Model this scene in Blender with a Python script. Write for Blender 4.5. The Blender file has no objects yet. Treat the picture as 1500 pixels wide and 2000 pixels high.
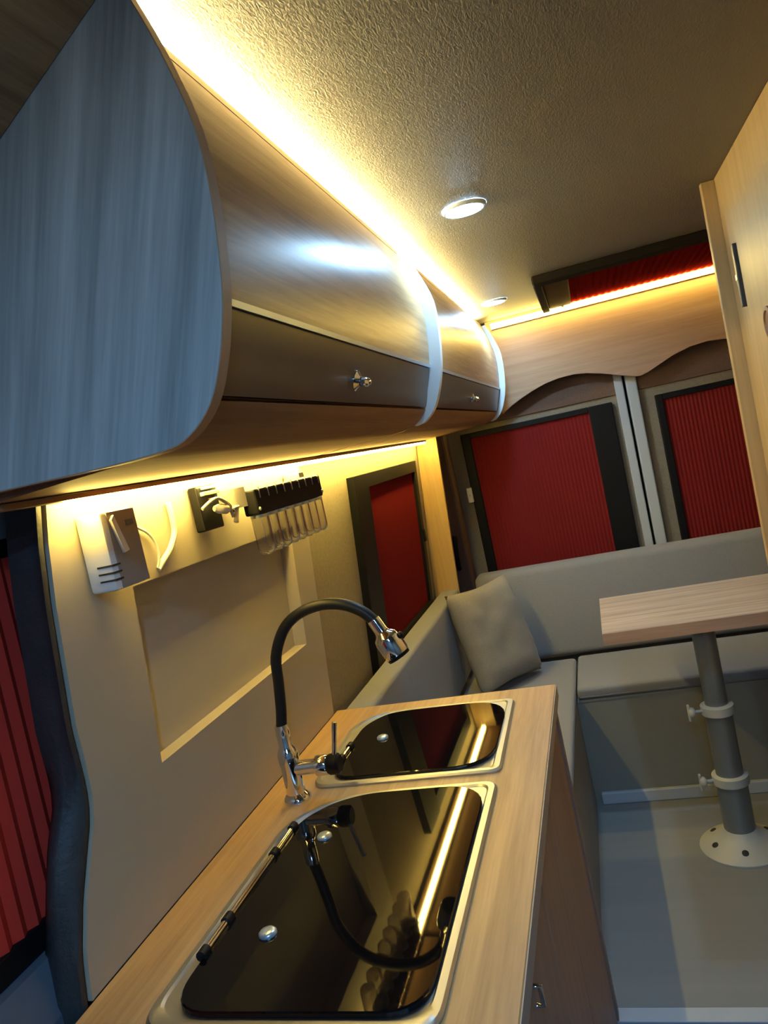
import bpy, bmesh, math, random
from mathutils import Vector, Matrix, noise
random.seed(7)
C = bpy.context.scene.collection
S = bpy.context.scene

# ------------------------------------------------------------------ camera
cam = bpy.data.cameras.new('camera')
cam_o = bpy.data.objects.new('camera', cam); C.objects.link(cam_o)
cam.sensor_fit = 'VERTICAL'; cam.sensor_height = 36.0; cam.sensor_width = 27.0
cam.lens = 36.0 * 1461.25 / 2000.0
cam.clip_start = 0.01
right = Vector((0.943062, 0.256634, -0.211591)); fwd = Vector((-0.276133, 0.958640, -0.068793))
fwd.normalize(); right = (right - fwd * right.dot(fwd)).normalized(); down = fwd.cross(right)
cam_o.matrix_world = Matrix((( right.x, -down.x, -fwd.x, 0), (right.y, -down.y, -fwd.y, 0), (right.z, -down.z, -fwd.z, 0), (0, 0, 0, 1)))
S.camera = cam_o

# ------------------------------------------------------------------ world, exposure, light levels
w = bpy.data.worlds.new('world'); S.world = w; w.use_nodes = True
w.node_tree.nodes['Background'].inputs[0].default_value = (0.20, 0.30, 0.45, 1)
w.node_tree.nodes['Background'].inputs[1].default_value = 0.03
S.view_settings.view_transform = 'Standard'; S.view_settings.look = 'None'
S.view_settings.gamma = 1.0; S.view_settings.use_curve_mapping = False
S.view_settings.exposure = -0.3
STRIP_COL = (1.0, 0.73, 0.16); STRIP_CEIL_COL = (1.0, 0.80, 0.34); STRIP_CEIL = 340.0; STRIP_REAR = 48.0; STRIP_UNDER = 125.0; STRIP_CAB = 9.0
SPOT_COL = (0.40, 0.70, 1.0); SPOT = 420.0
CAB_COL = (0.25, 0.57, 1.0); CAB = 430.0

# ------------------------------------------------------------------ materials
def nt(name):
    m = bpy.data.materials.new(name); m.use_nodes = True
    t = m.node_tree; return m, t, t.nodes['Principled BSDF']
def plain(name, col, rough=0.5, metal=0.0, spec=0.5, noise_amt=0.0, noise_scale=40.0, bump=0.0, bscale=200.0, coat=0.0):
    m, t, b = nt(name)
    b.inputs['Base Color'].default_value = (*col, 1); b.inputs['Roughness'].default_value = rough
    b.inputs['Metallic'].default_value = metal; b.inputs['Specular IOR Level'].default_value = spec
    b.inputs['Coat Weight'].default_value = coat; b.inputs['Coat Roughness'].default_value = 0.1
    tc = t.nodes.new('ShaderNodeTexCoord')
    n = t.nodes.new('ShaderNodeTexNoise'); n.inputs['Scale'].default_value = noise_scale; n.inputs['Detail'].default_value = 4
    t.links.new(tc.outputs['Object'], n.inputs['Vector'])
    if noise_amt:
        mx = t.nodes.new('ShaderNodeMix'); mx.data_type = 'RGBA'
        mx.inputs['A'].default_value = (*[c * (1 - noise_amt) for c in col], 1)
        mx.inputs['B'].default_value = (*[min(1, c * (1 + noise_amt)) for c in col], 1)
        t.links.new(n.outputs['Fac'], mx.inputs['Factor']); t.links.new(mx.outputs['Result'], b.inputs['Base Color'])
    if bump:
        n2 = t.nodes.new('ShaderNodeTexNoise'); n2.inputs['Scale'].default_value = bscale; n2.inputs['Detail'].default_value = 3
        t.links.new(tc.outputs['Object'], n2.inputs['Vector'])
        bp = t.nodes.new('ShaderNodeBump'); bp.inputs['Strength'].default_value = bump; bp.inputs['Distance'].default_value = 0.002
        t.links.new(n2.outputs['Fac'], bp.inputs['Height']); t.links.new(bp.outputs['Normal'], b.inputs['Normal'])
    return m
def wood(name, dark, light, axis='Y', rough=0.35, scale=1.0, contrast=1.0, tilt=0.0, coat=0.0, warp=0.25):
    """laminate with long grain along one axis of the object"""
    m, t, b = nt(name)
    tc = t.nodes.new('ShaderNodeTexCoord'); mp = t.nodes.new('ShaderNodeMapping')
    sc = {'X': (0.9, 22, 22), 'Y': (22, 0.9, 22), 'Z': (22, 22, 0.9)}[axis]
    mp.inputs['Scale'].default_value = [v * scale for v in sc]
    rot = t.nodes.new('ShaderNodeMapping'); rot.inputs['Rotation'].default_value = (0, tilt, 0)
    t.links.new(tc.outputs['Object'], rot.inputs['Vector']); t.links.new(rot.outputs['Vector'], mp.inputs['Vector'])
    n = t.nodes.new('ShaderNodeTexNoise'); n.inputs['Scale'].default_value = 1.6; n.inputs['Detail'].default_value = 7
    n.inputs['Roughness'].default_value = 0.62; n.inputs['Distortion'].default_value = warp
    t.links.new(mp.outputs['Vector'], n.inputs['Vector'])
    mp2 = t.nodes.new('ShaderNodeMapping'); mp2.inputs['Scale'].default_value = [v * scale * 9 for v in sc]
    t.links.new(rot.outputs['Vector'], mp2.inputs['Vector'])
    n2 = t.nodes.new('ShaderNodeTexNoise'); n2.inputs['Scale'].default_value = 1.2; n2.inputs['Detail'].default_value = 3
    t.links.new(mp2.outputs['Vector'], n2.inputs['Vector'])
    mix = t.nodes.new('ShaderNodeMath'); mix.operation = 'MULTIPLY_ADD'; mix.inputs[1].default_value = 0.28
    t.links.new(n2.outputs['Fac'], mix.inputs[0]); t.links.new(n.outputs['Fac'], mix.inputs[2])
    r = t.nodes.new('ShaderNodeValToRGB')
    h = 0.20 / contrast
    r.color_ramp.elements[0].position = max(0, 0.64 - h); r.color_ramp.elements[1].position = min(1, 0.64 + h)
    r.color_ramp.elements[0].color = (*dark, 1); r.color_ramp.elements[1].color = (*light, 1)
    t.links.new(mix.outputs[0], r.inputs['Fac']); t.links.new(r.outputs['Color'], b.inputs['Base Color'])
    b.inputs['Roughness'].default_value = rough
    b.inputs['Coat Weight'].default_value = coat; b.inputs['Coat Roughness'].default_value = 0.22
    bp = t.nodes.new('ShaderNodeBump'); bp.inputs['Strength'].default_value = 0.08; bp.inputs['Distance'].default_value = 0.001
    t.links.new(mix.outputs[0], bp.inputs['Height']); t.links.new(bp.outputs['Normal'], b.inputs['Normal'])
    return m
def fabric(name, col, rough=0.9, wscale=420.0, amt=0.16):
    m = plain(name, col, rough, spec=0.2, noise_amt=amt, noise_scale=260.0, bump=0.5, bscale=wscale)
    m.node_tree.nodes['Principled BSDF'].inputs['Sheen Weight'].default_value = 0.15
    return m
def emit(name, col, strength):
    m, t, b = nt(name)
    b.inputs['Base Color'].default_value = (*col, 1)
    b.inputs['Emission Color'].default_value = (*col, 1); b.inputs['Emission Strength'].default_value = strength
    return m
M = {}
M['oak'] = wood('oak laminate', (0.30, 0.165, 0.07), (0.58, 0.37, 0.175), 'Y', 0.36, 1.0, 1.1)
M['oak'].node_tree.nodes['Principled BSDF'].inputs['Specular IOR Level'].default_value = 0.38
M['oak_x'] = wood('oak laminate across', (0.40, 0.25, 0.15), (0.58, 0.40, 0.26), 'X', 0.4, 1.0, 0.8)
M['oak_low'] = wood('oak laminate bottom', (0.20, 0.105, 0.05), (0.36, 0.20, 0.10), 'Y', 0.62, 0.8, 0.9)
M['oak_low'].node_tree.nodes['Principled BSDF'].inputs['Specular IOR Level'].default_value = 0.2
M['oak_z'] = wood('oak laminate upright', (0.42, 0.27, 0.11), (0.58, 0.40, 0.18), 'Z', 0.42, 1.0, 0.7)
M['edge'] = plain('edge banding', (0.42, 0.27, 0.17), 0.5, noise_amt=0.1)
M['grey_ash'] = wood('grey ash laminate', (0.23, 0.25, 0.245), (0.58, 0.60, 0.58), 'Z', 0.36, 0.75, 0.95, tilt=-0.34)
M['white_rib'] = plain('white rib', (0.72, 0.76, 0.78), 0.45)
M['top'] = wood('worktop oak', (0.34, 0.20, 0.085), (0.55, 0.35, 0.16), 'Y', 0.42, 1.1, 1.0)
M['table'] = wood('table oak', (0.29, 0.235, 0.215), (0.50, 0.43, 0.40), 'X', 0.5, 0.6, 1.2, warp=2.0)
M['table_edge'] = wood('table edge', (0.34, 0.22, 0.16), (0.46, 0.31, 0.23), 'X', 0.5, 1.4, 0.9)
M['slab_edge'] = plain('worktop edge', (0.36, 0.33, 0.31), 0.5)
M['kitchen'] = wood('kitchen front', (0.22, 0.15, 0.125), (0.34, 0.25, 0.21), 'Z', 0.45, 1.0, 0.7)
M['flap'] = plain('dark brown gloss', (0.105, 0.075, 0.05), 0.34, noise_amt=0.1)
M['steel'] = plain('brushed steel', (0.52, 0.60, 0.70), 0.30, 0.6, bump=0.08, bscale=600)
M['sink_steel'] = plain('sink steel', (0.50, 0.51, 0.51), 0.40, 1.0)
M['chrome'] = plain('chrome', (0.80, 0.80, 0.82), 0.07, 1.0)
M['black_glass'] = plain('black glass', (0.003, 0.003, 0.004), 0.03, spec=0.36)
M['black'] = plain('black plastic', (0.005, 0.005, 0.006), 0.5, spec=0.2)
M['rubber'] = plain('black rubber', (0.008, 0.009, 0.012), 0.45, spec=0.3)
M['jamb'] = plain('black door jamb', (0.034, 0.036, 0.038), 0.55, noise_amt=0.35, noise_scale=30, bump=0.6, bscale=120)
M['white_pl'] = plain('white plastic', (0.78, 0.77, 0.74), 0.4)
M['grey_pl'] = plain('grey plastic', (0.45, 0.44, 0.40), 0.5)
M['panel'] = plain('cream wall board', (0.44, 0.385, 0.30), 0.5, noise_amt=0.03, noise_scale=6)
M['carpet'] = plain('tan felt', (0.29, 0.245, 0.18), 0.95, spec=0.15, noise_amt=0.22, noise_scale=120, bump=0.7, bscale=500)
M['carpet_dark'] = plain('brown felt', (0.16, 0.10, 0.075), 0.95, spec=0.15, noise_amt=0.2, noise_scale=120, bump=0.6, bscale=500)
M['grey_trim'] = plain('grey painted metal', (0.50, 0.54, 0.58), 0.45)
M['red'] = plain('red pleated cloth', (0.19, 0.011, 0.010), 0.8, spec=0.2, noise_amt=0.06, noise_scale=300)
M['red_side'] = plain('red side window cloth', (0.16, 0.010, 0.012), 0.85, spec=0.1)
M['red_cab'] = plain('red ribbed cab cloth', (0.55, 0.035, 0.022), 0.8, spec=0.2)
M['red_roof'] = plain('red pleated roof cloth', (0.17, 0.010, 0.007), 1.0, spec=0.0)
M['sofa'] = fabric('grey upholstery', (0.225, 0.23, 0.25))
M['pillow'] = fabric('pillow linen', (0.255, 0.24, 0.22), amt=0.22)
M['piping'] = fabric('piping', (0.26, 0.25, 0.24))
M['bench'] = plain('bench board', (0.245, 0.245, 0.22), 0.45, noise_amt=0.04, noise_scale=8)
M['floor'] = wood('vinyl floor', (0.20, 0.203, 0.205), (0.25, 0.253, 0.255), 'X', 0.42, 0.35, 0.6)
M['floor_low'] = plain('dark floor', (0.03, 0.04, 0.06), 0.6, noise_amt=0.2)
M['white_trim'] = plain('white trim', (0.46, 0.50, 0.56), 0.4)
M['alu'] = plain('grey aluminium tube', (0.25, 0.27, 0.27), 0.38, 0.55)
M['ivory'] = plain('ivory plastic', (0.45, 0.45, 0.40), 0.45)
M['ring'] = plain('satin ring', (0.62, 0.66, 0.70), 0.35, 0.4)
M['slot'] = plain('dark slot', (0.02, 0.018, 0.015), 0.7)
M['casing'] = plain('tan blind casing', (0.10, 0.058, 0.028), 0.9, spec=0.05)
M['front'] = plain('cab lining', (0.20, 0.21, 0.22), 0.8)
M['strip_ceil'] = emit('warm strip ceiling', STRIP_CEIL_COL, STRIP_CEIL)
M['strip_rear'] = emit('warm strip rear', STRIP_COL, STRIP_REAR)
M['strip_cab'] = emit('warm strip cab', STRIP_COL, STRIP_CAB)
M['strip_under'] = emit('warm strip under cabinet', STRIP_COL, STRIP_UNDER)
M['lamp'] = emit('cool downlight', SPOT_COL, SPOT)
M['lamp_cab'] = emit('cool cab light', CAB_COL, CAB)
def ceiling_mat():
    m, t, b = nt('textured headliner')
    b.inputs['Base Color'].default_value = (0.23, 0.21, 0.175, 1); b.inputs['Roughness'].default_value = 0.55
    tc = t.nodes.new('ShaderNodeTexCoord'); mp = t.nodes.new('ShaderNodeMapping'); mp.inputs['Scale'].default_value = (260, 90, 160)
    mp.inputs['Rotation'].default_value = (0, 0, 0.5)
    t.links.new(tc.outputs['Object'], mp.inputs['Vector'])
    n = t.nodes.new('ShaderNodeTexNoise'); n.inputs['Scale'].default_value = 1.0; n.inputs['Detail'].default_value = 4; n.inputs['Distortion'].default_value = 1.0
    t.links.new(mp.outputs['Vector'], n.inputs['Vector'])
    bp = t.nodes.new('ShaderNodeBump'); bp.inputs['Strength'].default_value = 0.4; bp.inputs['Distance'].default_value = 0.004
    t.links.new(n.outputs['Fac'], bp.inputs['Height']); t.links.new(bp.outputs['Normal'], b.inputs['Normal'])
    return m
M['ceiling'] = ceiling_mat()
def glass_mat():
    m, t, b = nt('clear glass')
    b.inputs['Base Color'].default_value = (0.97, 0.97, 0.95, 1); b.inputs['Roughness'].default_value = 0.03
    b.inputs['Transmission Weight'].default_value = 1.0; b.inputs['IOR'].default_value = 1.35
    return m
M['glass'] = glass_mat()

# ------------------------------------------------------------------ mesh helpers (world coordinates)
def bm_new(): return bmesh.new()
def box(bm, x0, x1, y0, y1, z0, z1, bev=0.0, seg=2):
    v = [bm.verts.new(p) for p in ((x0,y0,z0),(x1,y0,z0),(x1,y1,z0),(x0,y1,z0),(x0,y0,z1),(x1,y0,z1),(x1,y1,z1),(x0,y1,z1))]
    fs = [bm.faces.new([v[i] for i in q]) for q in ((3,2,1,0),(4,5,6,7),(0,1,5,4),(1,2,6,5),(2,3,7,6),(3,0,4,7))]
    if bev:
        es = list({e for f in fs for e in f.edges})
        bmesh.ops.bevel(bm, geom=es, offset=bev, segments=seg, profile=0.5, affect='EDGES')
    return bm
def loft(bm, rings, cap=True, closed=True):
    R = [[bm.verts.new(p) for p in r] for r in rings]
    n = len(R[0])
    for a, b in zip(R, R[1:]):
        for i in range(n if closed else n - 1):
            j = (i + 1) % n
            bm.faces.new((a[i], a[j], b[j], b[i]))
    if cap and closed:
        bm.faces.new(list(reversed(R[0]))); bm.faces.new(R[-1])
    return bm
def tube(bm, pts, rad, n=12, cap=True):
    pts = [Vector(p) for p in pts]
    rads = rad if isinstance(rad, (list, tuple)) else [rad] * len(pts)
    rings = []; up = None
    for i, p in enumerate(pts):
        d = (pts[min(i + 1, len(pts) - 1)] - pts[max(i - 1, 0)]).normalized()
        if up is None:
            up = Vector((0, 0, 1)) if abs(d.z) < 0.9 else Vector((1, 0, 0))
        s = d.cross(up).normalized(); up = s.cross(d).normalized()
        rings.append([p + (s * math.cos(2 * math.pi * k / n) + up * math.sin(2 * math.pi * k / n)) * rads[i] for k in range(n)])
    return loft(bm, rings, cap)
def lathe(bm, c, prof, n=24, axis=(0, 0, 1)):
    c = Vector(c); a = Vector(axis).normalized()
    u = a.orthogonal().normalized(); v = a.cross(u)
    return loft(bm, [[c + a * h + (u * math.cos(2 * math.pi * k / n) + v * math.sin(2 * math.pi * k / n)) * max(r, 1e-4) for k in range(n)] for r, h in prof], True)
def smooth_pts(P, m=6):
    P = [Vector(p) for p in P]; out = []
    for i in range(len(P) - 1):
        p0, p1, p2, p3 = P[max(i - 1, 0)], P[i], P[i + 1], P[min(i + 2, len(P) - 1)]
        for k in range(m):
            t = k / m
            out.append(0.5 * ((2 * p1) + (-p0 + p2) * t + (2 * p0 - 5 * p1 + 4 * p2 - p3) * t * t + (-p0 + 3 * p1 - 3 * p2 + p3) * t ** 3))
    out.append(P[-1]); return out
def prism(bm, poly, a0, a1, axis='Z'):
    """extrude a 2-D polygon along an axis: Z -> (x,y), Y -> (x,z), X -> (y,z)"""
    f = {'Z': lambda p, h: (p[0], p[1], h), 'Y': lambda p, h: (p[0], h, p[1]), 'X': lambda p, h: (h, p[0], p[1])}[axis]
    return loft(bm, [[f(p, a0) for p in poly], [f(p, a1) for p in poly]])
def rpoly(pts, r, n=6):
    """round the corners of a polygon; r one radius or one per corner"""
    out = []; L = len(pts)
    for i in range(L):
        p = Vector(pts[i]); a = Vector(pts[i - 1]) - p; b = Vector(pts[(i + 1) % L]) - p
        rr = r[i] if isinstance(r, (list, tuple)) else r
        if rr <= 0: out.append(tuple(p)); continue
        d = min(rr, a.length * 0.49, b.length * 0.49); s = p + a.normalized() * d; e = p + b.normalized() * d
        for k in range(n + 1):
            t = k / n; out.append(tuple(s * (1 - t) ** 2 + p * 2 * t * (1 - t) + e * t * t))
    return out
def obj(name, bm, mat, parent=None, smooth=None):
    bmesh.ops.recalc_face_normals(bm, faces=bm.faces)
    me = bpy.data.meshes.new(name)
    off = Vector((0, 0, 0))
    if parent is not None:
        q = parent
        while q is not None: off += q.location; q = q.parent
    else:
        co = [v.co for v in bm.verts]
        off = Vector((sum(c.x for c in co) / len(co), sum(c.y for c in co) / len(co), min(c.z for c in co)))
    bmesh.ops.translate(bm, verts=bm.verts, vec=-off)
    bm.to_mesh(me); bm.free()
    me.materials.append(mat)
    if smooth is not None:
        me.polygons.foreach_set('use_smooth', [True] * len(me.polygons))
        me.set_sharp_from_angle(angle=math.radians(smooth))
    o = bpy.data.objects.new(name, me); C.objects.link(o)
    if parent is not None: o.parent = parent
    else: o.location = off
    return o
def thing(name, label, cat, loc, group=None):
    o = bpy.data.objects.new(name, None); C.objects.link(o); o.location = loc
    o['label'] = label; o['category'] = cat
    if group: o['group'] = group
    return o
def tag(o, label, cat, group=None):
    o['label'] = label; o['category'] = cat
    if group: o['group'] = group
    return o
def struct(name, bm, mat, label=None, parent=None, smooth=None):
    o = obj(name, bm, mat, parent, smooth)
    if parent is None:
        o['kind'] = 'structure'
        if label: o['label'] = label; o['category'] = name.split('_')[0]
    return o
def sroot(name, label, loc):
    o = thing(name, label, name.split('_')[0], loc); o['kind'] = 'structure'; return o
def B(*a, **k): return box(bm_new(), *a, **k)

wx = lambda z: -0.735 + 0.085 * (z + 0.6)      # the side wall leans in towards the roof
FL = -1.425; CE = 0.50; CT = -0.60

# ------------------------------------------------------------------ shell
struct('ceiling', B(-1.05, 1.25, -1.3, 3.75, CE, CE + 0.05), M['ceiling'], 'dark textured vinyl headliner over the whole interior')
struct('floor', B(-0.95, 1.15, 1.748, 3.6, FL - 0.03, FL), M['floor'], 'pale grey vinyl floor of the raised seating platform')
bm = B(-0.95, 1.15, 1.702, 1.7479, FL - 0.04, FL + 0.001, bev=0.003)
struct('trim_1', bm, M['white_trim'], 'white edge trim along the front of the raised platform')
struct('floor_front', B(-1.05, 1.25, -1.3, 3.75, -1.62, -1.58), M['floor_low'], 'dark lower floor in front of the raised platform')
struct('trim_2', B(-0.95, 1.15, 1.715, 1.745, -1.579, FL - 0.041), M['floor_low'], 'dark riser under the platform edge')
bm = bm_new()
prism(bm, [(wx(z) - 0.012 - d, z) for z, d in ((-1.58, 0), (CE, 0), (CE, 0.08), (-1.58, 0.08))], 1.717, 3.6, 'Y')
struct('wall_left', bm, M['carpet'], 'tan felt lined side wall around the left window')
bm = bm_new(); prism(bm, [(-0.95, -1.58), (-0.87, -1.58), (-0.83, CE), (-0.91, CE)], -1.3, 1.716, 'Y')
struct('wall_left_front', bm, M['front'], 'dark lining of the cab side behind the left jamb')
struct('wall_right', B(1.15, 1.22, -1.3, 3.6, -1.58, CE), M['carpet'], 'tan felt lined right side wall behind the wardrobe')
struct('wall_front', B(-1.0, 1.2, -1.35, -1.3, -1.58, CE), M['front'], 'dark cab bulkhead at the front')
struct('wall_rear', B(-0.95, 1.2, 3.62, 3.68, -1.58, CE), M['carpet_dark'], 'brown felt body behind the rear doors')

# ------------------------------------------------------------------ pleated window helper
def pleat(axis_pts, depth, pitch):
    """zigzag list along one axis: returns (s, offset)"""
    a, b = axis_pts; n = max(2, int(round((b - a) / pitch))); out = []
    for i in range(2 * n + 1): out.append((a + (b - a) * i / (2 * n), depth if i % 2 else 0.0))
    return out

# rear doors: two leaves at y = 3.5
door = sroot('door_1', 'left rear door leaf lined in tan felt', (-0.2, 3.52, -1.4))
obj('door_panel', B(-0.75, 0.178, 3.515, 3.60, -1.4, 0.06), M['carpet'], door)
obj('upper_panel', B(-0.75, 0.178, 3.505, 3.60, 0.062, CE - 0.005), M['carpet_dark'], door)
obj('edge_strip', B(0.150, 0.186, 3.488, 3.5148, -1.3, 0.30, bev=0.004), M['grey_trim'], door)
door2 = sroot('door_2', 'right rear door leaf lined in tan felt', (0.7, 3.52, -1.4))
obj('door_panel', B(0.196, 1.14, 3.515, 3.60, -1.4, 0.06), M['carpet'], door2)
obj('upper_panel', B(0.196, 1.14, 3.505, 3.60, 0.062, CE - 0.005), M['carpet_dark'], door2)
obj('edge_strip', B(0.197, 0.243, 3.480, 3.5148, -1.3, 0.30, bev=0.006), M['grey_trim'], door2)
def rear_window(name, label, x0, x1, z0, z1, fl, fr, ft):
    r = sroot(name, label, ((x0 + x1) / 2, 3.50, z0))
    bm = bm_new()
    box(bm, x0, x0 + fl, 3.485, 3.5149, z0, z1, bev=0.004); box(bm, x1 - fr, x1, 3.485, 3.5149, z0, z1, bev=0.004)
    box(bm, x0 + fl, x1 - fr, 3.485, 3.5149, z1 - ft, z1, bev=0.003); box(bm, x0 + fl, x1 - fr, 3.485, 3.5149, z0, z0 + 0.03, bev=0.003)
    obj('frame', bm, M['black'], r)
    bm = bm_new()
    P = pleat((x0 + fl, x1 - fr), 0.003, 0.0165)
    loft(bm, [[(s, 3.495 + o, z0 + 0.03) for s, o in P], [(s, 3.495 + o, z1 - ft) for s, o in P]], closed=False)
    obj('pleated_blind', bm, M['red'], r)
    return r
rw = rear_window('window_2', 'left rear door window with red pleated blind and wide black band', -0.565, 0.126, -0.80, 0.034, 0.045, 0.104, 0.026)
rw2 = rear_window('window_3', 'right rear door window with red pleated blind beside the wardrobe', 0.306, 1.0, -0.80, 0.022, 0.032, 0.04, 0.026)
# rear-left corner pillar with a dark grip
pil = thing('corner_pillar', 'dark brown padded pillar in the rear left corner beside the yellow post', 'pillar', (-0.675, 3.40, -1.0))
obj('pad', B(-0.735, -0.625, 3.395, 3.50, -1.0, 0.30, bev=0.012), M['carpet_dark'], pil)
obj('grip', tube(bm_new(), smooth_pts([(-0.672, 3.388, -0.42), (-0.672, 3.372, -0.45), (-0.675, 3.368, -0.50), (-0.678, 3.374, -0.55), (-0.68, 3.388, -0.57)], 4), 0.013, 10), M['black'], pil, 50)
sw = thing('magnet_switch', 'small white contact switch on the left rear window frame', 'switch', (-0.563, 3.475, -0.28))
obj('housing', B(-0.585, -0.560, 3.466, 3.4848, -0.285, -0.215, bev=0.004), M['white_pl'], sw)
obj('screw', lathe(bm_new(), (-0.572, 3.466, -0.25), [(0.004, 0), (0.003, -0.002)], 10, (0, 1, 0)), M['steel'], sw)

# left side window
r = sroot('window_1', 'left side window with dark red blind and broad black frame', (-0.70, 2.5, -0.66))
def side_slab(bm, y0, y1, z0, z1, d0, d1):
    loft(bm, [[(wx(z0) + d0, y0, z0), (wx(z0) + d1, y0, z0), (wx(z1) + d1, y0, z1), (wx(z1) + d0, y0, z1)],
              [(wx(z0) + d0, y1, z0), (wx(z0) + d1, y1, z0), (wx(z1) + d1, y1, z1), (wx(z1) + d0, y1, z1)]])
bm = bm_new()
side_slab(bm, 2.105, 2.25, -0.66, -0.032, -0.0118, 0.012); side_slab(bm, 2.925, 2.965, -0.66, -0.032, -0.0118, 0.008)
side_slab(bm, 2.25, 2.925, -0.075, -0.032, -0.0118, 0.008); side_slab(bm, 2.25, 2.925, -0.66, -0.60, -0.0118, 0.008)
obj('frame', bm, M['black'], r)
bm = bm_new(); P = pleat((2.25, 2.925), 0.004, 0.02)
loft(bm, [[(wx(-0.60) - 0.006 + o, s, -0.60) for s, o in P], [(wx(-0.075) - 0.006 + o, s, -0.075) for s, o in P]], closed=False)
obj('pleated_blind', bm, M['red_side'], r)
obj('latch', B(wx(-0.33) + 0.008, wx(-0.33) + 0.016, 2.93, 2.955, -0.36, -0.31, bev=0.003), M['black'], r)

# cab side window, left edge of the view
r = sroot('window_4', 'cab door window with ribbed red blind at the left edge', (-0.80, 0.4, -0.55))
bm = bm_new(); P = pleat((-0.2, 0.93), 0.007, 0.026)
loft(bm, [[(-0.806 + o, s, -0.50) for s, o in P], [(-0.80 + o, s, -0.022) for s, o in P]], closed=False)
obj('pleated_blind', bm, M['red_cab'], r)
bm = bm_new(); box(bm, -0.83, -0.798, -0.2, 1.0, -0.022, 0.004, bev=0.003); box(bm, -0.83, -0.798, -0.2, 1.0, -0.535, -0.50, bev=0.003); box(bm, -0.83, -0.80, 0.93, 1.0, -0.50, -0.022)
obj('frame', bm, M['black'], r)
dt = thing('cab_door_lining', 'blue grey lining of the cab door under the red blind', 'door lining', (-0.8, 0.4, -1.2))
bm = bm_new(); prism(bm, [(-0.83, -1.2), (-0.755, -1.2), (-0.765, -0.60), (-0.785, -0.537), (-0.83, -0.537)], -0.6, 0.80, 'Y')
obj('lining', bm, plain('blue grey lining', (0.10, 0.125, 0.16), 0.6, noise_amt=0.15), dt)
obj('arm_rest', B(-0.765, -0.68, -0.3, 0.40, -0.86, -0.80, bev=0.02), M['black'], dt)

# roof hatch
r = sroot('window_5', 'roof hatch with red pleated blind and dark frame above the rear strip', (0.5, 3.0, CE - 0.03))
bm = bm_new()
box(bm, -0.085, 1.0, 2.665, 2.735, CE - 0.030, CE - 0.0005, bev=0.006); box(bm, -0.085, -0.055, 2.735, 3.40, CE - 0.030, CE - 0.0005, bev=0.004)
box(bm, 0.97, 1.0, 2.735, 3.40, CE - 0.030, CE - 0.0005, bev=0.004)
obj('frame', bm, plain('dark hatch frame', (0.022, 0.018, 0.015), 0.9, spec=0.05), r)
obj('casing', B(-0.055, 0.036, 2.735, 3.40, CE - 0.02, CE - 0.001, bev=0.004), M['casing'], r)
obj('casing_rib', B(-0.005, 0.005, 2.735, 3.40, CE - 0.025, CE - 0.0201), M['casing'], r)
bm = bm_new(); P = pleat((0.036, 0.97), 0.0035, 0.027)
loft(bm, [[(s, 2.735, CE - 0.014 + o) for s, o in P], [(s, 3.40, CE - 0.014 + o) for s, o in P]], closed=False)
obj('pleated_blind', bm, M['red_roof'], r)

# ------------------------------------------------------------------ wall board with recessed niche
LE = [(0.06, 0.824), (0.037, 0.821), (-0.013, 0.813), (-0.093, 0.807), (-0.174, 0.806), (-0.257, 0.805), (-0.325, 0.812), (-0.362, 0.813), (-0.395, 0.805), (-0.421, 0.793), (-0.476, 0.770), (-0.536, 0.753), (-0.60, 0.748), (-0.70, 0.75)]
def yl(z):
    for (za, ya), (zb, yb_) in zip(LE, LE[1:]):
        if zb <= z <= za: return ya + (yb_ - ya) * (za - z) / (za - zb)
    return LE[-1][1]
NZ0, NZ1, NY0, NY1 = -0.386, -0.108, 0.976, 1.606
wp = thing('wall_board', 'cream board with a square recessed niche on the wall behind the sink', 'panel', (-0.72, 1.2, CT))
zs = sorted(set([0.05, -0.5995, NZ0, NZ1] + [round(0.045 - 0.02 * i, 4) for i in range(32)] ))
zs = [z for z in zs if -0.5995 <= z <= 0.05]
bm = bm_new(); cache = {}
def V(y, z):
    k = (round(y, 5), round(z, 5))
    if k not in cache: cache[k] = bm.verts.new((wx(z), y, z))
    return cache[k]
for za, zb in zip(zs, zs[1:]):
    def q(y0a, y0b, y1): bm.faces.new((V(y0a, za), V(y1, za), V(y1, zb), V(y0b, zb)))
    q(yl(za), yl(zb), NY0); q(NY1, NY1, 1.715)
    if not (za >= NZ0 - 1e-6 and zb <= NZ1 + 1e-6): q(NY0, NY0, NY1)
ret = bmesh.ops.extrude_face_region(bm, geom=list(bm.faces))
bmesh.ops.translate(bm, verts=[v for v in ret['geom'] if isinstance(v, bmesh.types.BMVert)], vec=(-0.031, 0, 0))
obj('board', bm, M['panel'], wp)
bm = bm_new(); side_slab(bm, NY0 - 0.02, NY1 + 0.02, NZ0 - 0.02, NZ1 + 0.02, -0.041, -0.0314)
obj('niche_back', bm, M['panel'], wp)
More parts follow.
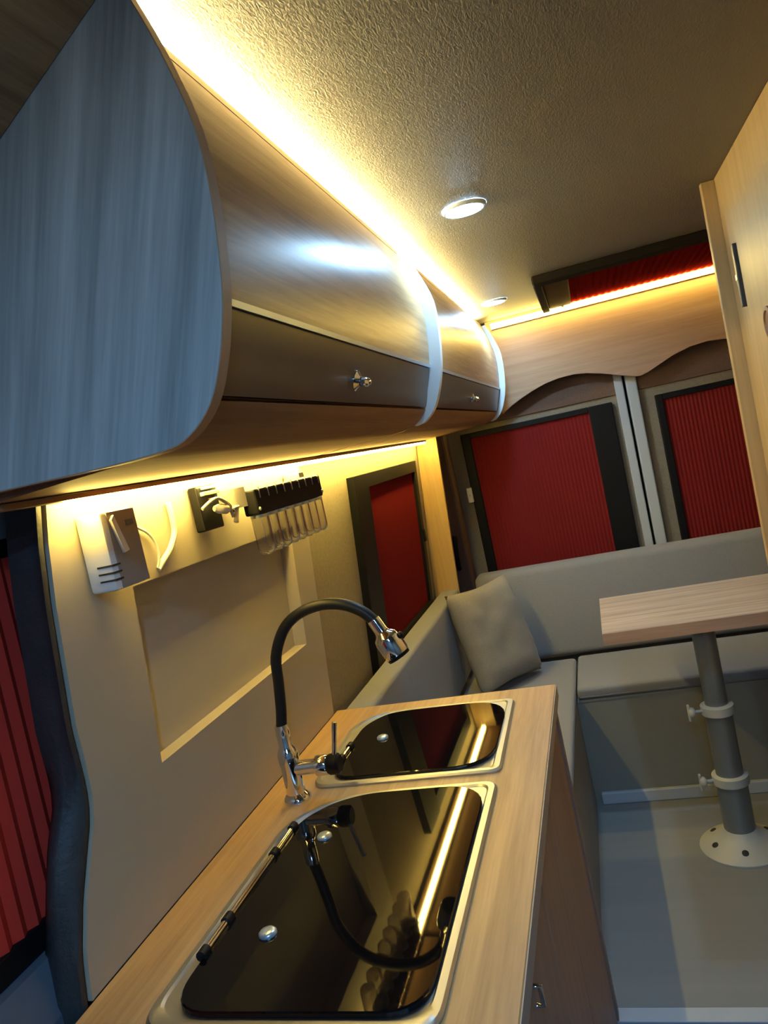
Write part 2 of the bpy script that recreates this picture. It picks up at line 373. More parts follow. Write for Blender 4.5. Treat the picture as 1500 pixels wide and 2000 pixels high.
# black door jamb seal beside the board
jl = [(0.05, 0.770), (-0.095, 0.764), (-0.225, 0.759), (-0.318, 0.757), (-0.354, 0.749), (-0.407, 0.724), (-0.457, 0.709), (-0.586, 0.694), (-0.75, 0.69), (-0.95, 0.69)]
def yj(z):
    for (za, ya), (zb, yb_) in zip(jl, jl[1:]):
        if zb <= z <= za: return ya + (yb_ - ya) * (za - z) / (za - zb)
    return jl[-1][1]
bm = bm_new(); rings = []
for i in range(46):
    z = 0.048 - i * 0.022
    y0, y1 = yj(z), yl(z) - 0.0015; x = wx(z); ym = (y0 + y1) / 2
    D = 0.034; yb_ = y0 * (x - D) / x
    rings.append([(x - D - 0.03, y1, z), (x - 0.007, y1, z), (x - 0.002, y1 - 0.006, z), (x - 0.004, y1 - 0.013, z), (x - 0.012, (y1 + yb_) / 2 - 0.004, z), (x - 0.024, yb_ + 0.001, z), (x - D, yb_, z), (x - D - 0.03, yb_ + 0.03 if yb_ + 0.03 < y1 else y1 - 0.001, z)])
loft(bm, rings)
tag(obj('door_jamb', bm, M['jamb'], None, 60), 'black curved door jamb beside the cream wall board', 'jamb')

# post board at the end of the side wall
bm = bm_new()
prism(bm, [(wx(-0.655) - 0.01, -0.655), (-0.645, -0.655), (-0.603, 0.045), (wx(0.045) - 0.01, 0.045)], 3.10, 3.12, 'Y')
tag(obj('post_board', bm, M['oak_z']), 'upright yellow lit wooden board at the end of the left window', 'post')

# ------------------------------------------------------------------ overhead cabinets
PROF = [(-0.345, 0.497), (-0.330, 0.455), (-0.316, 0.407), (-0.306, 0.36), (-0.303, 0.314), (-0.305, 0.27), (-0.310, 0.225), (-0.317, 0.185), (-0.333, 0.134), (-0.355, 0.092), (-0.386, 0.066), (-0.42, 0.057), (-0.50, 0.055), (-0.60, 0.056), (-0.69, 0.056)]
K = 0.965
PS = [(p.x * K, p.y * K) for p in smooth_pts([Vector((a, b, 0)) for a, b in PROF], 4)]
def inset(P, d):
    out = []
    for i, p in enumerate(P):
        a = Vector(P[max(i - 1, 0)]); b = Vector(P[min(i + 1, len(P) - 1)]); t = (b - a).normalized()
        out.append((p[0] + t.y * d, p[1] - t.x * d))      # inside lies to the left of the downward run
    return out
def inset_v(P, f):
    out = []
    for i, p in enumerate(P):
        a = Vector(P[max(i - 1, 0)]); b = Vector(P[min(i + 1, len(P) - 1)]); t = (b - a).normalized(); d = f(p[1])
        out.append((p[0] + t.y * d, p[1] - t.x * d))
    return out
def span(P, z1, z0):
    """part of the profile (above the bottom run) between two heights"""
    out = []
    for (a, b) in zip(P, P[1:]):
        for zc in (z1, z0):
            if (a[1] - zc) * (b[1] - zc) < 0:
                t = (a[1] - zc) / (a[1] - b[1]); out.append((a[0] + (b[0] - a[0]) * t, zc))
        if z0 <= b[1] <= z1: out.append(b)
    return out
def sheet(bm, P, th, y0, y1):
    Q = inset(P, th)
    prism(bm, P + Q[::-1], y0, y1, 'Y'); return bm
def end_panel(parent, y0, y1, poly, mat, name, band=None):
    bm = bm_new(); prism(bm, poly, y0, y1, 'Y')
    o = obj(name, bm, mat, parent)
    if band: 
        pass
    return o
def cabinet(label, y0, y1, knob_y, near_solid):
    t = thing('overhead_cabinet', label, 'cabinet', (-0.5, (y0 + y1) / 2, 0.055), 'curved overhead cabinets above the sink')
    e0 = y0 + 0.018 if near_solid else y0 + 0.026
    inner = inset_v(PS, lambda z: 0.003 + 0.011 * min(1, max(0, (z - 0.06) / 0.07)))
    g = 0.0015
    # body box (hidden core)
    core = [(-0.40, 0.455)] + [p for p in inset(PS, 0.035) if 0.09 < p[1] < 0.42] + [(-0.45, 0.085), (-0.655, 0.085), (-0.655, 0.455)]
    bm = bm_new(); prism(bm, core, e0, y1, 'Y'); obj('body', bm, M['slot'], t)
    top = span(inner, 0.4745, 0.4572); up = span(inner, 0.4542, 0.190); mid = span(inner, 0.1832, 0.0985); low = [p for p in span(inner, 0.0935, 0.0) if p[0] > -0.39] + [(-0.415, 0.0545), (-0.46, 0.0525), (-0.55, 0.048), (-0.648, 0.0425)]
    obj('top_rail', sheet(bm_new(), top, 0.016, e0, y1), M['oak'], t)
    d = obj('door', sheet(bm_new(), up, 0.016, e0 + g, y1 - g), M['oak'], t, 35)
    tr = span(inner, 0.1905, 0.1835)
    obj('steel_trim', sheet(bm_new(), [(x + 0.004, z) for x, z in tr], 0.012, e0 + g, y1 - g), M['steel'], d)
    f = obj('flap', sheet(bm_new(), mid, 0.014, e0 + g, y1 - g), M['flap'], t, 35)
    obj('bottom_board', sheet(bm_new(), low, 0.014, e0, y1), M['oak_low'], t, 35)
    # turn knob on the flap
    zc = 0.133; xc = [p for p in mid if p[1] <= zc][0][0]
    ax = Vector((0.93, 0, -0.36)).normalized(); c = Vector((xc, knob_y, zc))
    k = obj('knob', lathe(bm_new(), c, [(0.017, -0.002), (0.017, 0.004), (0.012, 0.007), (0.008, 0.010), (0.008, 0.016)], 18, ax), M['chrome'], f, 40)
    side = Vector((0, 1, 0)); hp = c + ax * 0.019
    obj('knob_wing', tube(bm_new(), [hp - side * 0.019, hp - side * 0.010, hp, hp + side * 0.010, hp + side * 0.019], [0.004, 0.0075, 0.0085, 0.0075, 0.004], 10), M['chrome'], f, 60)
    return t
ENDP = [(x, z) for x, z in PS] + [(-0.666, 0.315), (-0.5115, 0.42), (-0.392, 0.4985), (-0.338, 0.4985)]
RIBP = [(x, z) for x, z in PS if z < 0.468 and x > -0.385] + [(-0.40, 0.068), (-0.42, 0.10), (-0.655, 0.10), (-0.655, 0.468)]
c1 = cabinet('near curved overhead cabinet with blue grey end panel', 0.670, 1.738, 1.165, True)
ep = end_panel(c1, 0.670, 0.686, ENDP, M['grey_ash'], 'end_panel'); ep['label'] = 'blue grey wood grain end panel'
band = inset(PS, 0.0002); bm = bm_new(); out = inset(PS, -0.0012)
prism(bm, out + band[::-1], 0.6695, 0.6880, 'Y'); obj('edge_band', bm, M['edge'], ep, 35)
c2 = cabinet('far curved overhead cabinet between the pale ribs near the rear', 1.738, 3.24, 2.46, False)
rb = obj('rib', prism(bm_new(), [(x + 0.013 * min(1, max(0, (0.46 - z) / 0.12)) if z > 0.062 else x, z) for x, z in RIBP], 1.738, 1.763, 'Y'), M['white_rib'], c2, 30); rb['label'] = 'pale curved rib between the two cabinets'
rb2 = obj('rib', prism(bm_new(), [(x + 0.010 * min(1, max(0, (0.46 - z) / 0.12)) if z > 0.062 else x, z) for x, z in RIBP], 3.24, 3.265, 'Y'), M['white_rib'], c2, 30); rb2['label'] = 'pale curved rib closing the far end'

# sloped brown liner in the cab roof corner
sl = thing('roof_corner_board', 'sloped brown wooden board in the upper left cab roof corner', 'board', (-0.5, 0.2, 0.35))
def slope(bm, y0, y1, a, b, th):
    A = Vector((-0.336, 0.4995)); Bp = Vector((-0.80, 0.2125)); d = Bp - A; n = Vector((d.y, -d.x)).normalized()
    if n.y < 0: n = -n
    P0, P1 = A + d * a, A + d * b
    prism(bm, [tuple(P0), tuple(P1), tuple(P1 + n * th), tuple(P0 + n * th)], y0, y1, 'Y'); return bm
obj('board', slope(bm_new(), -0.6, 0.576, 0.0, 1, 0.014), M['oak'], sl)
obj('end_strip', slope(bm_new(), 0.580, 0.669, 0.0, 1, 0.010), M['oak'], sl)

# ------------------------------------------------------------------ LED strips
def strip(label, bm_light, bm_base, mat, loc):
    t = thing('light_strip', label, 'light strip', loc)
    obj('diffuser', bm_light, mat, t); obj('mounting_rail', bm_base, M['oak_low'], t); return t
strip('long glowing warm strip along the ceiling above the overhead cabinets', B(-0.394, -0.366, 0.70, 3.235, 0.4752, 0.4790), B(-0.394, -0.366, 0.70, 3.235, 0.4700, 0.4751), M['strip_ceil'], (-0.33, 2.0, CE))
strip('glowing warm strip in the cab roof corner at the top left', B(-0.330, -0.318, -0.5, 0.50, CE - 0.008, CE - 0.003), B(-0.330, -0.318, -0.5, 0.50, CE - 0.0029, CE - 0.0002), M['strip_cab'], (-0.36, 0.1, CE))
strip('glowing warm strip across the rear along the scalloped board', B(-0.318, 0.98, 3.398, 3.4148, CE - 0.038, CE - 0.016), B(-0.318, 0.98, 3.4149, 3.4298, CE - 0.040, CE - 0.014), M['strip_rear'], (0.3, 3.41, CE - 0.04))
strip('glowing warm strip under the overhead cabinets above the niche', B(wx(0.04) + 0.022, wx(0.04) + 0.036, 0.825, 3.07, 0.0270, 0.0344), B(wx(0.04) + 0.004, wx(0.04) + 0.040, 0.70, 3.07, 0.0345, 0.0412), M['strip_under'], (-0.665, 1.9, 0.03))

# ------------------------------------------------------------------ downlights
def downlight(x, y, label, mat=None, rad=0.040):
    t = thing('downlight', label, 'light', (x, y, CE), 'recessed ceiling downlights')
    bm = bm_new(); rings = []
    for r_, z_ in ((rad * 1.0, -0.004), (rad * 1.04, -0.008), (rad * 1.14, -0.008), (rad * 1.22, -0.004), (rad * 1.24, -0.0003)):
        rings.append([(x + r_ * math.cos(a * math.pi / 16), y + r_ * math.sin(a * math.pi / 16), CE + z_) for a in range(32)])
    loft(bm, rings, cap=False); obj('ring', bm, M['ring'], t, 50)
    obj('lens', lathe(bm_new(), (x, y, CE), [(rad * 0.99, -0.0005), (rad * 0.99, -0.0065), (rad * 0.8, -0.0095), (rad * 0.45, -0.011), (rad * 0.1, -0.0115)], 28), mat or M['lamp'], t, 60)
    return t
downlight(-0.164, 1.695, 'lit round downlight in the middle of the dark ceiling')
downlight(-0.245, 2.95, 'lit round downlight at the rear corner where the warm strips meet')
for (x, y, q) in ((0.05, -0.25, 'nearer'), (0.35, -0.75, 'farther')):
    d = downlight(x, y, 'round cool downlight over the cab behind the viewpoint, %s of the two' % q, M['lamp_cab'], 0.06)

# ------------------------------------------------------------------ scalloped board at the rear
vb = [(-0.345, 0.085), (-0.30, 0.113), (-0.25, 0.136), (-0.197, 0.157), (-0.135, 0.176), (-0.071, 0.186), (-0.01, 0.187), (0.043, 0.180), (0.10, 0.165), (0.15, 0.148), (0.20, 0.131), (0.245, 0.118), (0.262, 0.117), (0.29, 0.124), (0.331, 0.141), (0.40, 0.170), (0.474, 0.190), (0.545, 0.196), (0.615, 0.189), (0.70, 0.165), (0.80, 0.125), (0.98, 0.118)]
bm = bm_new(); R0 = []; 
for yv in (3.43, 3.448):
    R0.append([(x, yv, z) for x, z in vb] + [(x, yv, CE - 0.001) for x, z in reversed(vb)])
n = len(vb)
A = [bm.verts.new(p) for p in R0[0]]; Bv = [bm.verts.new(p) for p in R0[1]]; L = len(A)
for i in range(n - 1):
    bm.faces.new((A[i], A[i + 1], A[L - 2 - i], A[L - 1 - i])); bm.faces.new((Bv[i + 1], Bv[i], Bv[L - 1 - i], Bv[L - 2 - i]))
for i in range(L): bm.faces.new((A[(i + 1) % L], A[i], Bv[i], Bv[(i + 1) % L]))
tag(obj('valance_board', bm, M['oak_x']), 'wavy edged wooden board across the rear above the doors', 'valance')

# ------------------------------------------------------------------ kitchen
wt = bm_new(); box(wt, wx(CT) + 0.0005, -0.180, 0.42, 1.738, CT - 0.030, CT, bev=0.0015, seg=1)
worktop = tag(obj('worktop', wt, M['top']), 'long oak worktop holding the two black glass sinks', 'worktop')
obj('edge_strip', B(-0.1799, -0.1785, 0.42, 1.738, CT - 0.030, CT - 0.0015), M['slab_edge'], worktop)
kc = thing('kitchen_cabinet', 'brown wooden kitchen base cabinet under the worktop', 'cabinet', (-0.4, 1.1, -1.58))
obj('body', B(-0.72, -0.212, 0.42, 1.697, -1.58, CT - 0.0305), M['kitchen'], kc)
obj('end_panel', B(-0.72, -0.188, 1.699, 1.730, -1.42, CT - 0.0305), M['kitchen'], kc)
ys = [0.42, 0.70, 1.072, 1.314, 1.697]
for i, (a, b) in enumerate(zip(ys, ys[1:])):
    d = obj('door', B(-0.211, -0.192, a + 0.002, b - 0.002, -1.52, CT - 0.045, bev=0.0015, seg=1), M['kitchen'], kc)
    if i == 1:
        obj('handle', tube(bm_new(), [(-0.192, 0.872, -0.682), (-0.184, 0.872, -0.682), (-0.184, 0.872, -0.708), (-0.192, 0.872, -0.708)], 0.0032, 10), M['chrome'], d, 60)
    if i == 3:
        obj('handle', tube(bm_new(), [(-0.192, 1.45, -1.29), (-0.178, 1.45, -1.29), (-0.178, 1.45, -1.335), (-0.192, 1.45, -1.335)], 0.005, 10), M['chrome'], d, 60)

def sink(label, fr, fr_r, gl, gl_r, studs, hinges, y):
    t = thing('sink', label, 'sink', (-0.44, y, CT))
    bm = bm_new(); outer = rpoly(fr, fr_r, 8)
    cx = sum(p[0] for p in outer) / len(outer); cy = sum(p[1] for p in outer) / len(outer)
    ins = lambda d: [(cx + (p[0] - cx) * (1 - d / 0.19), cy + (p[1] - cy) * (1 - d / 0.24)) for p in outer]
    loft(bm, [[(*p, CT + 0.0002) for p in outer], [(*p, CT + 0.0035) for p in outer], [(*p, CT + 0.007) for p in ins(0.003)], [(*p, CT + 0.007) for p in ins(0.012)], [(*p, CT + 0.004) for p in ins(0.015)]])
    obj('steel_rim', bm, M['sink_steel'], t, 35)
    bm = bm_new(); g = rpoly(gl, gl_r, 8); gx = sum(p[0] for p in g) / len(g); gy = sum(p[1] for p in g) / len(g)
    gi = [(gx + (p[0] - gx) * 0.992, gy + (p[1] - gy) * 0.994) for p in g]
    loft(bm, [[(*p, CT + 0.0045) for p in g], [(*p, CT + 0.010) for p in g], [(*p, CT + 0.0115) for p in gi]])
    lid = obj('glass_lid', bm, M['black_glass'], t)
    for (sx, sy) in studs:
        obj('stud', lathe(bm_new(), (sx, sy, CT + 0.0115), [(0.0125, 0.0), (0.0125, 0.003), (0.010, 0.0055), (0.004, 0.0065)], 20), M['steel'], lid, 50)
    for (ya, yb_) in hinges:
        obj('hinge_rod', tube(bm_new(), [(-0.6055, ya, CT + 0.014), (-0.6055, yb_, CT + 0.014)], 0.005, 10), M['chrome'], lid, 60)
    for ya in sorted({h[0] for h in hinges} | {h[1] for h in hinges}):
        obj('hinge_knuckle', tube(bm_new(), [(-0.6055, ya - 0.008, CT + 0.014), (-0.6055, ya + 0.008, CT + 0.014)], 0.0075, 10), M['black'], lid, 60)
sink('near black glass lidded sink at the front of the worktop',
     [(-0.262, 0.69), (-0.262, 1.258), (-0.48, 1.258), (-0.575, 1.240), (-0.636, 1.165), (-0.636, 0.69)], [0.04, 0.025, 0.05, 0.05, 0.05, 0.05],
     [(-0.278, 0.715), (-0.278, 1.240), (-0.50, 1.240), (-0.56, 1.215), (-0.605, 1.155), (-0.605, 0.715)], [0.06, 0.085, 0.05, 0.03, 0.04, 0.06],
     [(-0.534, 1.095), (-0.529, 0.853)], [(0.815, 0.885), (0.885, 1.05), (1.05, 1.13)], 0.97)
sink('far black glass lidded sink at the end of the worktop behind the tap',
     [(-0.262, 1.298), (-0.268, 1.662), (-0.535, 1.672), (-0.60, 1.665), (-0.648, 1.60), (-0.640, 1.298)], [0.02, 0.022, 0.04, 0.03, 0.04, 0.04],
     [(-0.278, 1.316), (-0.280, 1.645), (-0.52, 1.648), (-0.57, 1.64), (-0.610, 1.58), (-0.612, 1.316)], [0.09, 0.10, 0.04, 0.03, 0.04, 0.07],
     [(-0.541, 1.493)], [(1.40, 1.46)], 1.48)

# tap
fx, fy = -0.652, 1.262
t = thing('kitchen_tap', 'chrome kitchen tap with black flexible gooseneck hose between the sinks', 'tap', (fx, fy, CT))
obj('base', lathe(bm_new(), (fx, fy, CT), [(0.027, 0.0005), (0.027, 0.006), (0.022, 0.012), (0.0185, 0.016)], 24), M['chrome'], t, 40)
obj('column', lathe(bm_new(), (fx, fy, CT), [(0.0185, 0.016), (0.0185, 0.070), (0.020, 0.078), (0.020, 0.094), (0.0165, 0.102), (0.013, 0.108), (0.0135, 0.135), (0.0125, 0.150)], 24), M['chrome'], t, 40)
bd = obj('valve_body', lathe(bm_new(), (fx + 0.012, fy, CT + 0.062), [(0.014, 0), (0.014, 0.04), (0.019, 0.043), (0.019, 0.062), (0.0165, 0.066)], 24, (1, 0, 0.02)), M['chrome'], t, 40)
obj('valve_cap', lathe(bm_new(), (fx + 0.078, fy, CT + 0.063), [(0.0175, 0), (0.0195, 0.004), (0.0195, 0.020), (0.015, 0.024)], 24, (1, 0, 0.02)), M['black'], bd, 40)
obj('lever', tube(bm_new(), [(fx + 0.092, fy, CT + 0.075), (fx + 0.098, fy, CT + 0.10), (fx + 0.108, fy, CT + 0.143)], [0.0045, 0.0042, 0.0048], 10), M['chrome'], bd, 60)
hose = smooth_pts([(fx + 0.001, fy, CT + 0.148), (-0.644, fy, -0.42), (-0.637, fy, -0.37), (-0.6295, fy, -0.318), (-0.602, fy, -0.270), (-0.565, fy, -0.245), (-0.520, fy, -0.2355), (-0.478, fy, -0.241), (-0.444, fy, -0.259), (-0.424, fy, -0.281)], 5)
obj('hose', tube(bm_new(), hose, 0.0105, 14), M['rubber'], t, 60)
hd = Vector((-0.392, fy, -0.352)) - Vector((-0.424, fy, -0.281)); hd.normalize()
hp = Vector((-0.426, fy, -0.277))
sp = obj('spray_head', lathe(bm_new(), hp, [(0.0115, 0), (0.0125, 0.004), (0.0125, 0.026), (0.014, 0.030), (0.0215, 0.036), (0.024, 0.044), (0.024, 0.072), (0.0225, 0.076)], 24, hd), M['chrome'], t, 40)
obj('nozzle', lathe(bm_new(), hp + hd * 0.0761, [(0.0225, 0), (0.0215, 0.006), (0.016, 0.007)], 24, hd), M['black'], sp, 40)
obj('spray_button', lathe(bm_new(), hp + hd * 0.05 + Vector((0.022, 0, 0.010)), [(0.006, 0), (0.006, 0.004), (0.004, 0.006)], 12, (0.9, 0, 0.42)), M['black'], sp, 50)

# ------------------------------------------------------------------ things on the wall board
t = thing('gas_detector', 'white wall box with vent slots near the left edge of the board', 'detector', (-0.665, 0.905, -0.098))
xw = wx(-0.045)
obj('case', B(xw + 0.0045, xw + 0.047, 0.868, 0.945, -0.098, 0.011, bev=0.005), M['white_pl'], t, 40)
fp = obj('shaded_front', B(xw + 0.0471, xw + 0.0484, 0.880, 0.9445, -0.0965, 0.0095, bev=0.0005, seg=1), plain('painted shade taupe', (0.27, 0.24, 0.22), 0.5), t); fp['label'] = 'front face with its shade painted in taupe'  # added thin cover: the shade on the box front is put into its colour
for i in range(3):
    obj('vent_slot', B(xw + 0.0235, xw + 0.0490, 0.8672, 0.8850, -0.084 + i * 0.010, -0.0815 + i * 0.010), M['slot'], t)
obj('dark_front_label', B(xw + 0.0484, xw + 0.0489, 0.918, 0.936, -0.014, -0.006), plain('label grey', (0.13, 0.13, 0.16), 0.5), t)
bm = bm_new(); prism(bm, [(0.882, -0.002), (0.889, 0.004), (0.907, -0.048), (0.896, -0.050)], xw + 0.0484, xw + 0.0530, 'X')
obj('white_wedge', bm, M['white_pl'], t)  # slanted white wedge standing slightly proud of the box front
def xcab(y, z, d=0.004): return (wx(z) + d, y, z)
cb = thing('white_cable', 'thin white cable hanging from the wall box into the board', 'cable', xcab(1.05, -0.09))
obj('thin_wire', tube(bm_new(), smooth_pts([xcab(0.944, -0.012, 0.02), xcab(0.975, -0.012, 0.012), xcab(1.000, -0.021, 0.006), xcab(1.028, -0.034, 0.005), xcab(1.045, -0.052, 0.005), xcab(1.050, -0.075, 0.005), xcab(1.045, -0.092, 0.003)], 4), 0.0022, 8), M['white_pl'], cb, 60)
obj('sleeve', tube(bm_new(), smooth_pts([xcab(1.098, 0.005, 0.006), xcab(1.104, -0.02, 0.006), xcab(1.104, -0.045, 0.006), xcab(1.085, -0.068, 0.006), xcab(1.062, -0.083, 0.005), xcab(1.047, -0.096, 0.002)], 4), 0.005, 8), M['white_pl'], cb, 60)
bt = thing('black_control_box', 'black control box with loose wires and white plug on the wall board', 'control box', (-0.672, 1.21, -0.056))
xb = wx(-0.01) + 0.0045
obj('case', B(xb, xb + 0.018, 1.172, 1.245, -0.058, 0.022, bev=0.003), M['black'], bt)
obj('terminal_block', B(xb + 0.0182, xb + 0.026, 1.180, 1.240, 0.004, 0.011, bev=0.001), M['ivory'], bt)
obj('terminal_block', B(xb + 0.0182, xb + 0.024, 1.186, 1.232, 0.015, 0.020, bev=0.001), M['grey_pl'], bt)
obj('grey_wire', tube(bm_new(), smooth_pts([(xb + 0.022, 1.170, -0.018), (xb + 0.03, 1.19, -0.008), (xb + 0.034, 1.215, -0.006), (xb + 0.034, 1.245, -0.022), (xb + 0.03, 1.262, -0.045)], 4), 0.0032, 8), M['grey_pl'], bt, 60)
obj('brown_wire', tube(bm_new(), smooth_pts([(xb + 0.022, 1.200, -0.004), (xb + 0.030, 1.225, -0.006), (xb + 0.032, 1.252, -0.02), (xb + 0.030, 1.268, -0.036)], 4), 0.002, 8), plain('brown wire', (0.20, 0.08, 0.05), 0.5), bt, 60)
obj('plug', tube(bm_new(), [(xb + 0.026, 1.205, -0.022), (xb + 0.030, 1.214, -0.024), (xb + 0.032, 1.236, -0.028), (xb + 0.032, 1.246, -0.031)], [0.005, 0.009, 0.009, 0.004], 10), M['white_pl'], bt, 60)
obj('white_tab', tube(bm_new(), [(xb + 0.03, 1.252, -0.030), (xb + 0.03, 1.285, -0.028), (xb + 0.03, 1.268, -0.056)], [0.004, 0.005, 0.005], 8), M['white_pl'], bt)
# rack with hanging glass tubes
rk = thing('tube_rack', 'black wall rack bar holding a row of clear glass tubes', 'rack', (-0.635, 1.49, -0.055))
xr = -0.652
obj('bar', B(xr, xr + 0.032, 1.312, 1.676, -0.053, -0.003, bev=0.004), M['black'], rk)
for i in range(9):
    y = 1.328 + i * 0.0415
    bm = bm_new(); box(bm, xr - 0.002, xr + 0.0335, y - 0.0012, y + 0.0012, -0.0029, -0.0005); box(bm, xr + 0.0321, xr + 0.0335, y - 0.0012, y + 0.0012, -0.022, -0.0006)
    obj('clip', bm, M['steel'], rk)
bm = bm_new(); prism(bm, [(-0.036, 1.262), (-0.014, 1.262), (-0.003, 1.285), (0.006, 1.311), (-0.022, 1.311), (-0.028, 1.295), (-0.036, 1.29)], -0.032, 0.006, 'Z')
bmesh.ops.translate(bm, verts=bm.verts, vec=(xr + 0.024, 0, 0))
bmesh.ops.translate(bm, verts=bm.verts, vec=(wx(-0.03) + 0.0045 - (xr - 0.012), 0, 0))
obj('bracket', bm, M['grey_pl'], rk)
obj('bracket', B(wx(0.0) + 0.004, xr + 0.012, 1.60, 1.63, -0.0029, 0.012, bev=0.002), M['grey_pl'], rk)
for y in (1.316, 1.670):
    obj('screw', lathe(bm_new(), (xr + 0.0322, y, -0.042), [(0.004, 0), (0.003, 0.003)], 10, (1, 0, 0)), M['steel'], rk)
ordinal = ['nearest', 'second', 'third', 'fourth', 'fifth', 'sixth', 'seventh', 'farthest']
first = None
for i in range(8):
    y = 1.342 + i * 0.0445; c = (xr + 0.016, y, -0.0535)
    lab = 'clear glass tube hanging in the black rack, %s of eight from the tap side' % ordinal[i]
    if first is None:
        g = thing('glass_tube', lab, 'tube', c, 'glass tubes in the black rack')
        R = 0.0175
        bm = bm_new()
        lathe(bm, c, [(R, 0), (R, -0.066), (R * 0.92, -0.074), (R * 0.6, -0.079), (R * 0.2, -0.080), (R * 0.18, -0.077), (R * 0.55, -0.0755), (R * 0.80, -0.071), (R * 0.88, -0.064), (R * 0.88, -0.0005)], 18)
        obj('body', bm, M['glass'], g, 50)
        obj('collar', lathe(bm_new(), c, [(R * 1.05, -0.0005), (R * 1.05, -0.006), (R * 0.9, -0.0065)], 18), M['steel'], g, 50)
        first = g
    else:
        g = first.copy(); C.objects.link(g); g.location = c; g['label'] = lab
        for ch in first.children:
            k = ch.copy(); C.objects.link(k); k.parent = g

# ------------------------------------------------------------------ seating
def cushion(name, label, x0, x1, y0, y1, z0, z1, bev=0.018, lean=0.0, leany=0.0, mat='sofa', group=None):
    t = thing(name, label, 'cushion', ((x0 + x1) / 2, (y0 + y1) / 2, z0), group)
    bm = bm_new(); box(bm, x0, x1, y0, y1, z0, z1, bev=bev, seg=4)
    for v in bm.verts:
        v.co.x -= lean * (v.co.z - z0); v.co.y += leany * (v.co.z - z0)
    obj('cover', bm, M[mat], t, 40)
    return t
bl = thing('left_bench', 'low bench box along the left wall behind the kitchen', 'bench', (-0.45, 2.4, FL))
obj('box', B(-0.76, -0.222, 1.742, 2.738, FL, -1.032), M['bench'], bl)
obj('lid', B(-0.76, -0.220, 1.742, 3.16, -1.0315, -1.0225), M['bench'], bl)
br = thing('rear_bench', 'pale bench box across the rear below the grey seat', 'bench', (0.3, 3.1, FL))
obj('box', B(-0.76, 1.14, 2.756, 3.44, FL, -1.0325), M['bench'], br)
obj('lid', B(-0.215, 1.14, 2.752, 3.44, -1.032, -1.0225), M['bench'], br)
struct('baseboard_rear', B(-0.2, 1.14, 2.738, 2.7555, FL + 0.0003, FL + 0.045, bev=0.004), M['white_trim'], 'white baseboard at the foot of the rear bench')
cushion('seat_cushion', 'grey seat cushion on the left bench under the pillow', -0.66, -0.2195, 1.745, 3.13, -1.022, -0.976, 0.016)
sc = cushion('seat_cushion', 'long grey seat cushion on the rear bench behind the table', -0.214, 1.14, 2.742, 3.15, -1.022, -0.976, 0.016)
obj('piping', tube(bm_new(), [(-0.205, 2.7435, -1.010), (1.13, 2.7435, -1.010)], 0.0022, 8), M['piping'], sc, 60)
cushion('back_cushion', 'taupe back cushion along the left wall below the window', -0.742, -0.662, 1.745, 3.13, -0.975, -0.605, 0.014, lean=-0.05)
cushion('back_cushion', 'wide grey back cushion under the rear door windows', -0.60, 1.14, 3.152, 3.26, -0.9755, -0.600, 0.03, leany=0.30)
# pillow
def pillow(c, u, v, n, hw, hh, th):
    bm = bm_new(); N = 22; top = []; bot = []
    for i in range(N + 1):
        ra = []; rb_ = []
        for j in range(N + 1):
            a = -1 + 2 * i / N; b = -1 + 2 * j / N
            e = max(0.0, (1 - a ** 4) * (1 - b ** 4)) ** 0.42
            pin = 1 - 0.07 * (1 - abs(b) ** 1.5) * abs(a) ** 6 * 1.0
            pin2 = 1 - 0.07 * (1 - abs(a) ** 1.5) * abs(b) ** 6
            p = c + u * (a * hw * pin) + v * (b * hh * pin2)
            wob = noise.noise(Vector((a * 2.2, b * 2.2, 3.1))) * 0.012 * e
            wr = math.sin(b * 24 + a * 4) * 0.0042 * max(0, (abs(a) - 0.45)) * 2 * e
            ra.append(bm.verts.new(p + n * (th * e + wob + wr)))
            rb_.append(bm.verts.new(p - n * (th * e * 0.8 - wob)) if 0 < i < N and 0 < j < N else ra[-1])
        top.append(ra); bot.append(rb_)
    for i in range(N):
        for j in range(N):
            bm.faces.new((top[i][j], top[i + 1][j], top[i + 1][j + 1], top[i][j + 1]))
            q = (bot[i][j], bot[i][j + 1], bot[i + 1][j + 1], bot[i + 1][j])
            if set(q) != {top[i][j], top[i + 1][j], top[i + 1][j + 1], top[i][j + 1]}: bm.faces.new(q)
    return bm
pu = Vector((0.60, 0.80, 0.0)).normalized(); pv = Vector((-0.20, 0.16, 0.95)); pv = (pv - pu * pv.dot(pu)).normalized(); pn = pu.cross(pv).normalized()
pw = thing('pillow', 'soft grey beige pillow propped in the sofa corner', 'pillow', (-0.50, 2.95, -0.976))
obj('cover', pillow(Vector((-0.498, 2.905, -0.768)), pu, pv, pn, 0.168, 0.205, 0.066), M['pillow'], pw, 60)

# ------------------------------------------------------------------ table
px_, py_ = 0.222, 2.42
t = thing('dining_table', 'narrow wooden table on one grey pole before the rear bench', 'table', (px_, py_, FL))
obj('tabletop', B(-0.072, 0.90, 2.315, 2.775, -0.6995, -0.661, bev=0.002, seg=1), M['table'], t)
obj('edge_band', B(-0.0725, 0.9005, 2.3135, 2.3149, -0.6985, -0.662), M['table_edge'], t)
obj('floor_flange', lathe(bm_new(), (px_, py_, FL), [(0.128, 0.0004), (0.128, 0.006), (0.118, 0.014), (0.075, 0.036), (0.056, 0.052), (0.049, 0.062)], 36), M['ivory'], t, 35)
for a in (204, 266, 328, 26, 86, 146):
    ca, sa = math.cos(math.radians(a)), math.sin(math.radians(a))
    obj('bolt', lathe(bm_new(), (px_ + 0.092 * ca, py_ + 0.092 * sa, FL + 0.0285), [(0.010, -0.004), (0.010, 0.001), (0.006, 0.003)], 12, (0.45 * ca, 0.45 * sa, 0.9)), M['slot'], t, 50)
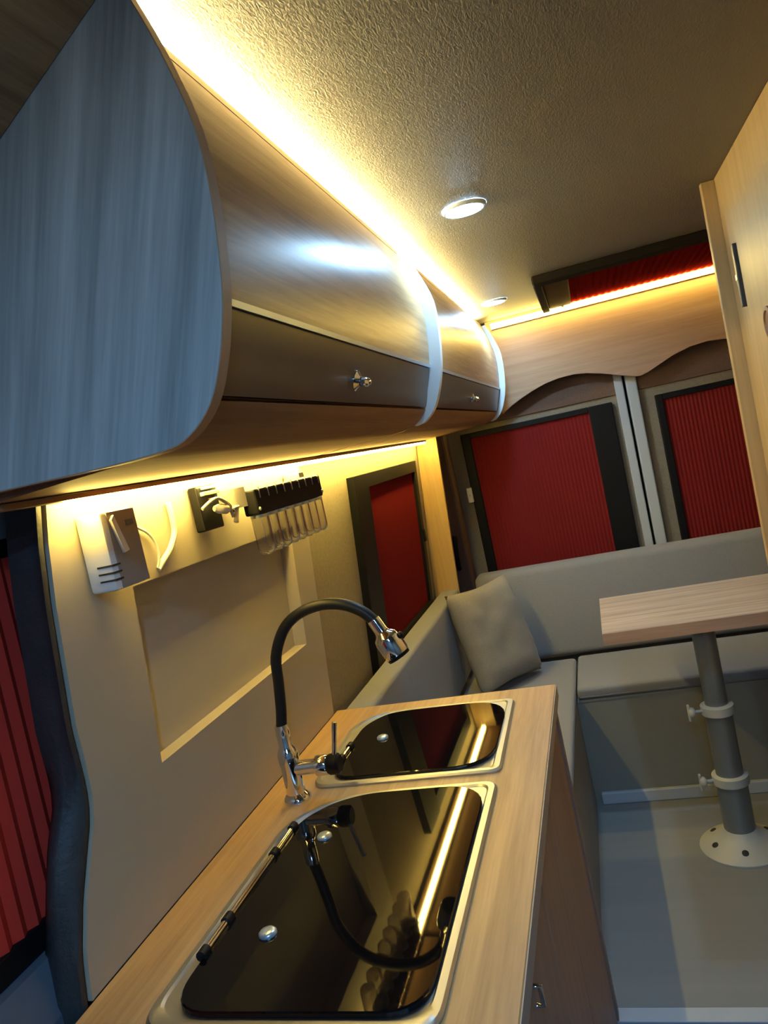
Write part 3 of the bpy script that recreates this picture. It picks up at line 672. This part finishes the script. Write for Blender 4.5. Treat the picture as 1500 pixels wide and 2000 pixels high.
obj('lower_pole', lathe(bm_new(), (px_, py_, FL), [(0.0465, 0.061), (0.0465, 0.235)], 28), M['alu'], t, 40)
obj('middle_pole', lathe(bm_new(), (px_, py_, FL), [(0.0405, 0.235), (0.0405, 0.455)], 28), M['alu'], t, 40)
obj('upper_pole', lathe(bm_new(), (px_, py_, FL), [(0.034, 0.455), (0.034, 0.7245)], 28), M['alu'], t, 40)
for zc, rr in ((0.225, 0.050), (0.452, 0.045)):
    cl = obj('collar', lathe(bm_new(), (px_, py_, FL + zc), [(rr - 0.005, -0.016), (rr + 0.004, -0.014), (rr + 0.004, 0.012), (rr - 0.003, 0.016)], 28), M['ivory'], t, 40)
    obj('clamp_screw', tube(bm_new(), [(px_ - rr - 0.001, py_ - 0.01, FL + zc), (px_ - rr - 0.022, py_ - 0.014, FL + zc)], 0.0055, 10), M['steel'], cl, 60)
    obj('knob', lathe(bm_new(), (px_ - rr - 0.022, py_ - 0.014, FL + zc), [(0.008, 0), (0.015, 0.004), (0.017, 0.012), (0.013, 0.019), (0.005, 0.021)], 16, (-1, -0.2, 0)), M['ivory'], cl, 50)
    obj('wing', B(px_ - rr - 0.044, px_ - rr - 0.036, py_ - 0.021, py_ - 0.009, FL + zc - 0.028, FL + zc + 0.026, bev=0.003), M['ivory'], cl)

# ------------------------------------------------------------------ wardrobe on the right
t = thing('wardrobe', 'tall pale wooden wardrobe at the right edge reaching the ceiling', 'wardrobe', (0.75, 1.5, -1.42))
obj('body', B(0.408, 1.10, 0.95, 2.068, -1.56, CE - 0.001), M['oak_z'], t)
obj('edge_board', B(0.376, 1.10, 2.070, 2.092, -1.42, CE - 0.001, bev=0.0015, seg=1), M['oak_z'], t)
d = obj('door', B(0.390, 0.4075, 0.97, 1.872, -1.30, 0.375, bev=0.002, seg=1), M['oak_z'], t)
obj('hinge', B(0.384, 0.4078, 1.886, 1.902, 0.164, 0.307, bev=0.002), plain('dark hinge', (0.06, 0.055, 0.05), 0.4), t)
obj('hinge_pin', B(0.3825, 0.3839, 1.885, 1.903, 0.226, 0.238), M['steel'], t)
obj('finger_pull', lathe(bm_new(), (0.3895, 1.70, 0.105), [(0.034, 0), (0.034, 0.004), (0.026, 0.005), (0.024, 0.002)], 24, (-1, 0, 0)), plain('brown pull', (0.16, 0.075, 0.03), 0.5), d, 40)
